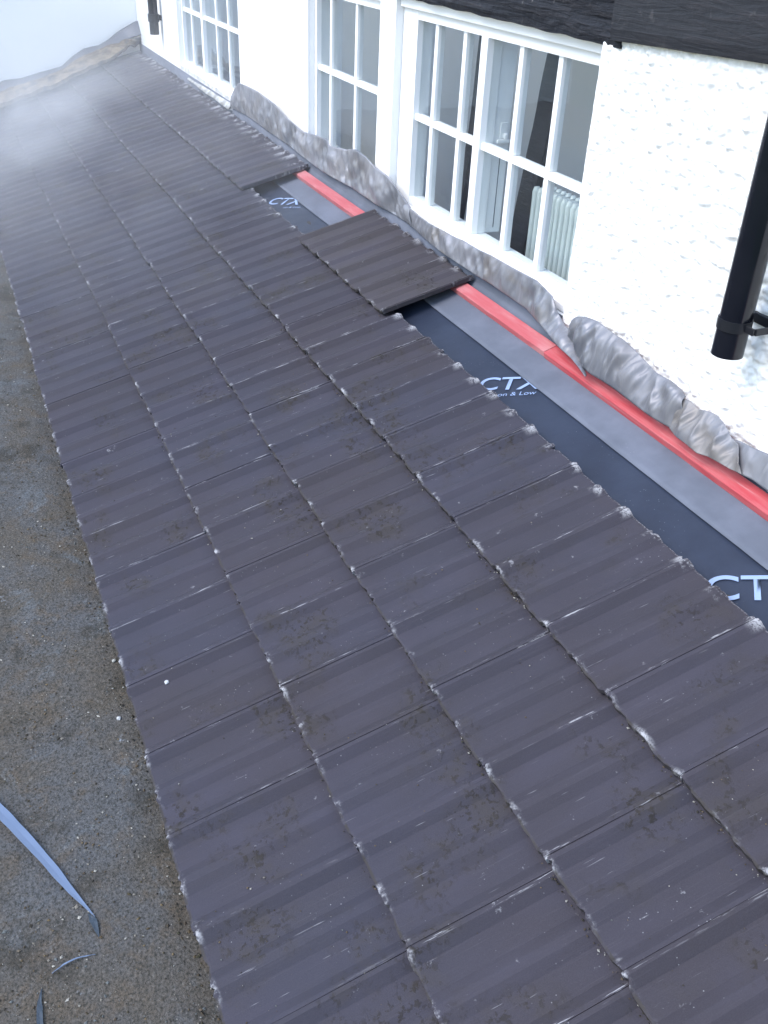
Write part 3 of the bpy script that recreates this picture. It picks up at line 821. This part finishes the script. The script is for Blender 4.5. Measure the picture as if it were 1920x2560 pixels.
# lead and mortar at the far wall
G_top = [(374,51),(352,52),(337,54),(316,67),(294,80),(272,99),(247,114),(225,118),(208,123),(181,142),(154,167),(101,181),(54,196),(11,201),(-40,225)]
G_bot = [(376,80),(350,88),(327,96),(301,108),(285,113),(272,118),(255,125),(236,134),(215,142),(190,155),(160,178),(110,198),(60,215),(15,228),(-38,252)]
XG = XC + 0.045
def far_lead():
    V, Fc = [], []; n = 90; m_ = 8
    T = resample([on_x(u, v, XG) for u, v in G_top], n); B = resample([on_x(u, v, XG + 0.10) for u, v in G_bot], n)
    for i in range(n + 1):
        for j in range(m_ + 1):
            p = T[i].lerp(B[i], j / m_)
            p.x += 0.02 * noise.noise(Vector((p.y * 6, p.z * 6, 1))) * (0.3 + j / m_); V.append(p)
    for i in range(n):
        for j in range(m_):
            a = i * (m_ + 1) + j; Fc.append((a, a + 1, a + m_ + 2, a + m_ + 1))
    o = mesh_obj('lead_flashing', V, Fc, M_lead_far, None, True)
    o.modifiers.new('thick', 'SOLIDIFY').thickness = 0.004
    tag(o, 'sagging dark lead flashing across the foot of the far white wall', 'lead flashing')
    # mortar fillet below
    V, Fc = [], []; m_ = 7
    K = [(352,97),(340,103),(323,119),(301,137),(285,146),(272,152),(245,165),(222,176),(190,192),(150,212),(100,232),(55,250),(10,268),(-38,290)]
    K2 = resample([on_roof(u, v, 0.045) for u, v in K], n)
    for i in range(n + 1):
        a = B[i] + Vector((-0.01, 0, -0.012)); b = K2[i]
        for j in range(m_ + 1):
            p = a.lerp(b, j / m_); p += Vector((1, 0, 1)) * (0.016 * fbm((p.x * 9, p.y * 9, p.z * 9)) + 0.004 * math.sin(math.pi * j / m_)); V.append(p)
    for i in range(n):
        for j in range(m_):
            a = i * (m_ + 1) + j; Fc.append((a, a + 1, a + m_ + 2, a + m_ + 1))
    o = mesh_obj('mortar_fillet', V, Fc, M_mortar_far, None, False)
    o.modifiers.new('thick', 'SOLIDIFY').thickness = 0.03
    tag(o, 'broken beige mortar fillet lifting off the tiles along the far wall', 'mortar')
far_lead()
# mortar fillet along the sill of the far window
def sill_fillet():
    P0 = [on_roof(u, v, 0.0) for u, v in [(378,118),(400,128),(430,155),(455,178),(480,198),(510,222),(545,246),(578,270)]]
    P0 = resample(P0, 80); V, Fc = [], []
    for p in P0:
        k = 0.012 * fbm((p.x * 5, 0, 0))
        V += [Vector((p.x, p.y - 0.02 + k, p.z - 0.01)), Vector((p.x, p.y + 0.015 + k, p.z + 0.03 + k)), Vector((p.x, max(p.y + 0.06, YF - 0.015), p.z + 0.045 + k)), Vector((p.x, YF + 0.0015, p.z + 0.055 + k)), Vector((p.x, YF + 0.0015, p.z - 0.02))]
    for i in range(80):
        for j in range(5):
            a = i * 5 + j; b = i * 5 + (j + 1) % 5; Fc.append((a, b, b + 5, a + 5))
    Fc += [(0, 1, 2, 3, 4), (404, 403, 402, 401, 400)]
    o = mesh_obj('mortar_fillet', V, Fc, M_mortar2, None, True)
    tag(o, 'pale grey mortar fillet along the foot of the far window', 'mortar')
mm = NT('pale_mortar', 0.9); mm.color(mm.mix(mm.ramp(mm.noise(mm.pos(), 14, 5, 0.65), 0.4, 0.65), (0.30, 0.30, 0.29), (0.55, 0.56, 0.56))); M_mortar2 = mm.m
sill_fillet()

# ------------------------------------------------------------------ downpipes
def tube(bm, c0, c1, r, seg=32, cap=True, inner=None):
    ax = (c1 - c0).normalized(); t = Vector((1, 0, 0)) if abs(ax.x) < 0.9 else Vector((0, 1, 0))
    u = ax.cross(t).normalized(); w = ax.cross(u)
    def ring(c, rr): return [bm.verts.new(c + u * rr * math.cos(2 * math.pi * k / seg) + w * rr * math.sin(2 * math.pi * k / seg)) for k in range(seg)]
    a, b = ring(c0, r), ring(c1, r)
    for k in range(seg): bm.faces.new((a[k], a[(k + 1) % seg], b[(k + 1) % seg], b[k]))
    if inner:
        a2, b2 = ring(c0, inner), ring(c1, inner)
        for k in range(seg):
            q = (k + 1) % seg
            bm.faces.new((a2[q], a2[k], b2[k], b2[q])); bm.faces.new((a[q], a[k], a2[k], a2[q])); bm.faces.new((b[k], b[q], b2[q], b2[k]))
    elif cap:
        bm.faces.new(a[::-1]); bm.faces.new(b)
YP = 1.61
pc = on_wall(1817, 885, YP)
pr = 0.5 * 79 * (pc - CAM).dot(CR[2]) / F
dp = empty('downpipe', (pc.x, YP, pc.z))
tag(dp, 'glossy black round downpipe ending above the roof beside the roughcast', 'downpipe')
bm = bmesh.new(); tube(bm, Vector((0, 0, 0)), Vector((0, 0, 1.6)), pr, 40, True, pr - 0.003)
o = bm_obj('pipe', bm, M_pvc, dp, True)
zc = on_wall(1822, 800, YP).z - pc.z
bm = bmesh.new(); tube(bm, Vector((0, 0, zc - 0.014)), Vector((0, 0, zc + 0.014)), pr + 0.0028, 40, True, pr + 0.0003)
clip = bm_obj('pipe_clip', bm, M_pvc_clip, dp, True)
bm = bmesh.new()
add_box(bm, pr + 0.001, pr + 0.030, -0.004, 0.004, zc - 0.009, zc + 0.009)
add_box(bm, pr + 0.026, pr + 0.034, 0.0045, YR - YP + 0.006, zc - 0.009, zc + 0.009)
add_box(bm, -pr - 0.012, pr + 0.024, YR - YP - 0.008, YR - YP + 0.006, zc - 0.013, zc + 0.013)
bmesh.ops.bevel(bm, geom=bm.edges[:], offset=0.0015, segments=1, affect='EDGES')
bm_obj('clip_bracket', bm, M_pvc_clip, clip)
for ob in (o, clip):
    md = ob.modifiers.new('split', 'EDGE_SPLIT'); md.split_angle = R(40)
# far corner pipe
q = on_wall(387, 86, 1.655)
dp2 = empty('downpipe', (q.x, 1.655, q.z))
tag(dp2, 'distant grey downpipe in the corner beside the far window', 'downpipe')
pr2 = 0.5 * 23 * (q - CAM).dot(CR[2]) / F
bm = bmesh.new(); tube(bm, Vector((0, 0, 0)), Vector((0, 0, 2.6)), min(pr2, 0.055), 24); p2 = bm_obj('pipe', bm, M_pvc, dp2, True)
p2.modifiers.new('split', 'EDGE_SPLIT').split_angle = R(40)
bm = bmesh.new(); tube(bm, Vector((0, 0, 0.10)), Vector((0, 0, 0.16)), min(pr2, 0.055) + 0.008, 24); add_box(bm, -0.02, 0.02, 0.05, YF - 1.655 + 0.004, 0.11, 0.15); bm_obj('pipe_socket', bm, M_pvc_clip, dp2)

# ------------------------------------------------------------------ offcuts and debris
def strip(name, pts, widths, Z, mat, label, curl=0.02, lift=0.0):
    P = resample([on_flat(u, v, Z) for u, v in pts], 40); V, Fc = [], []
    for i, p in enumerate(P):
        t = i / 40; k = t * (len(widths) - 1); a = min(int(k), len(widths) - 2)
        w = (widths[a] + (widths[a + 1] - widths[a]) * (k - a)) * (1 + 0.16 * noise.noise(Vector((t * 9, Z, len(label)))))
        d = (P[min(i + 1, 40)] - P[max(i - 1, 0)]).normalized(); sdw = Vector((-d.y, d.x, 0))
        z = Z + 0.004 + lift * (1 - t) + curl * math.sin(math.pi * t) * 0.5
        for s_ in (-1, 0, 1):
            q = p + sdw * (w / 2 * s_); V.append(Vector((q.x, q.y, z + 0.003 * max(0, -s_) * (w / 0.03) + 0.0015 * noise.noise(Vector((t * 7, 1, s_))))))
    for i in range(40):
        for j in range(2):
            a = i * 3 + j; Fc.append((a, a + 1, a + 4, a + 3))
    o = mesh_obj(name, V, Fc, mat, None, False)
    o.modifiers.new('thick', 'SOLIDIFY').thickness = 0.0012
    return tag(o, label, 'offcut')
strip('plastic_offcut', [(-70,1965),(0,2037),(60,2100),(120,2165),(180,2235),(238,2295)], [0.024,0.026,0.028,0.026,0.022,0.015,0.001], ZF, M_strip, 'long pale blue plastic offcut tapering to a point on the flat roof', 0.012, 0.012)
strip('plastic_offcut', [(222,2288),(236,2310),(248,2345)], [0.002,0.016,0.010,0.002], ZF, M_strip_d, 'small dark slate blue plastic scrap at the tip of the pale offcut', 0.004)
strip('plastic_offcut', [(131,2437),(160,2418),(195,2402),(239,2389)], [0.0005,0.003,0.0035,0.002,0.0005], ZF, M_strip, 'thin curved white sliver of plastic on the flat roof', 0.012)
strip('plastic_offcut', [(105,2475),(100,2510),(101,2560),(106,2620)], [0.001,0.011,0.013,0.014], ZF, M_strip_d, 'dark slate blue plastic offcut lying apart on the gritty felt', 0.006)

def pebble(c, r, mat, label, seed):
    bm = bmesh.new(); bmesh.ops.create_icosphere(bm, subdivisions=2, radius=r)
    for v in bm.verts:
        v.co *= 1 + 0.45 * noise.noise(v.co * (1.1 / r) + Vector((seed, 0, 0)))
        v.co.z *= 0.6
    o = bm_obj('stone_chip', bm, mat); o.location = c; return tag(o, label, 'stone chip')
TTop = lambda u, v, dh: on_roof(u, v, dh)
pebble(TTop(417, 1705, -0.010), 0.0065, M_stone, 'white stone chip lying on the eaves tile', 3)
pebble(on_flat(285, 1651, ZF + 0.003), 0.006, NT('grey_chip').color((0.3,0.3,0.28)).m, 'grey stone chip against the eave edge on the flat roof', 8)
pebble(on_flat(297, 1795, ZF + 0.003), 0.006, M_stone, 'white stone chip on the gritty felt near the eave', 5)

# grit on the flat roof: one mass
def scatter(name, n, gen, mat, label, rmin, rmax, parent=None):
    V, Fc = [], []; rs = random.Random(hash(name) % 1000 if False else len(label))
    for _ in range(n):
        p = gen(rs)
        if p is None: continue
        r = rmin + (rmax - rmin) * rs.random() ** 3
        b = len(V); ax = [Vector((rs.gauss(0,1), rs.gauss(0,1), rs.gauss(0,1))).normalized() for _ in range(6)]
        pts = [Vector(d) * r * rs.uniform(0.55, 1.2) for d in ((1,0,0.2),(0.1,1,0),(-1,0.1,0.1),(0,-1,0.2),(0.1,0,0.8),(0,0.1,-0.7))]
        ang = rs.uniform(0, 6.28); ca, sa = math.cos(ang), math.sin(ang); st = rs.uniform(0.6, 1.6)
        for q_ in pts: V.append((p.x + (q_.x * ca - q_.y * sa * st), p.y + (q_.x * sa + q_.y * ca * st), p.z + q_.z))
        for f in ((0,1,4),(1,2,4),(2,3,4),(3,0,4),(1,0,5),(2,1,5),(3,2,5),(0,3,5)): Fc.append(tuple(b + k for k in f))
    o = mesh_obj(name, V, Fc, mat); return tag(o, label, 'debris', kind='stuff')
def g_flat(rs):
    x = 0.3 - 5.2 * rs.random() ** 1.6; y = 0.06 - 0.95 * rs.random()
    if noise.noise(Vector((x * 5, y * 5, 3))) < rs.uniform(-0.5, 0.3): return None
    return Vector((x, y, ZF + 0.006 * fbm((x * 2.2, y * 2.2, 1)) + 0.001))
scatter('grit', 15000, g_flat, M_grit, 'fine grit and moss crumbs scattered over the flat roof', 0.0012, 0.0048)
def g_eave(rs):
    x = 0.2 - 5.5 * rs.random() ** 1.4
    if noise.noise(Vector((x * 6, 0, 3))) < rs.uniform(-0.6, 0.25): return None
    return Vector((x, 0.02 - 0.05 * rs.random() ** 1.5, ZF + 0.006 * fbm((x * 2.2, 0, 1)) + 0.003))
scatter('moss_crumbs', 1300, g_eave, M_crumb, 'dark moss crumbs gathered along the eave on the felt', 0.0012, 0.0045)
def g_course(rs):
    c = rs.choice((1, 2, 2, 3, 3, 3, 4, 4))
    x = 0.9 - 6.5 * rs.random() ** 1.3
    if c == 4 and not (-3.43 < x < -2.40 or x < -4.42): return None
    if noise.noise(Vector((x * 5, c * 3.3, 3))) < rs.uniform(-0.35, 0.5): return None
    d = 0.011 * rs.random() ** 2
    u = (x - XOFF[c - 1]) % TW
    s = COURSE[c] - 0.001 - d
    tilt = TT / 0.345
    return rp(x, s, prof(u) - 0.005 - (s - COURSE[c - 1]) * tilt + 0.001)
scatter('lichen_crumbs', 4500, g_course, M_crumb, 'dark crumbs of moss caught under the tile edges', 0.0008, 0.004)
def g_tiles(rs):
    c = rs.randrange(4); x = 0.8 - 6.0 * rs.random() ** 1.3
    if noise.noise(Vector((x * 3, c * 5.1, 8))) < rs.uniform(-0.2, 0.5): return None
    vv = rs.uniform(0.03, 0.30); u = (x - XOFF[c]) % TW
    return rp(x, COURSE[c] + vv, prof(u) - 0.005 - vv * TT / 0.345 + 0.0005)
scatter('tile_grit', 4200, g_tiles, M_grit, 'loose grit lying on the faces of the roof tiles', 0.0007, 0.003)

# ------------------------------------------------------------------ added haze volume at the far end, imitating a smear on the lens
def lens_haze():
    m = bpy.data.materials.new('lens_haze_volume'); m.use_nodes = True
    n = m.node_tree.nodes; l = m.node_tree.links; n.clear()
    out = n.new('ShaderNodeOutputMaterial'); pv = n.new('ShaderNodeVolumePrincipled')
    pv.inputs['Color'].default_value = (0.94, 0.96, 1.0, 1); pv.inputs['Anisotropy'].default_value = 0.1
    k = NT.__new__(NT); k.n = n; k.l = l
    P = k.pos()
    def blob(c, r, a):
        mp = n.new('ShaderNodeMapping'); mp.vector_type = 'TEXTURE'; l.new(P, mp.inputs[0])
        mp.inputs['Location'].default_value = c; mp.inputs['Scale'].default_value = r
        ln = n.new('ShaderNodeVectorMath'); ln.operation = 'LENGTH'; l.new(mp.outputs[0], ln.inputs[0])
        return k.mul(k.ramp(ln.outputs['Value'], 1.0, 0.0), a)
    nz = k.ramp(k.noise(P, 1.6, 3, 0.55, 0.5), 0.3, 0.7, 0.15, 1.7)
    d = None
    for c, r, a in HAZE_BLOBS:
        b = blob(c, r, a); d = b if d is None else k.math('ADD', d, b)
    d = k.mul(d, nz)
    l.new(d, pv.inputs['Density']); l.new(pv.outputs[0], out.inputs['Volume'])
    o = box('lens_haze', -9.38, -2.6, -2.6, 1.63, -0.05, 2.0, m)
    tag(o, 'pale haze over the far tiles standing in for a lens smear', 'dust', kind='stuff')
def air(u, v, h): return tuple(on_roof(u, v, h))
HAZE_BLOBS = [(air(200, 225, 0.12), (2.0, 0.6, 0.30), 0.20), (air(110, 290, 0.14), (1.9, 0.6, 0.30), 0.30), (air(20, 390, 0.10), (1.2, 0.45, 0.24), 0.28), (air(345, 178, 0.15), (0.8, 0.4, 0.25), 0.16),
        ((-6.6, 0.6, 0.3), (5.6, 2.6, 1.3), 0.14)]
lens_haze()
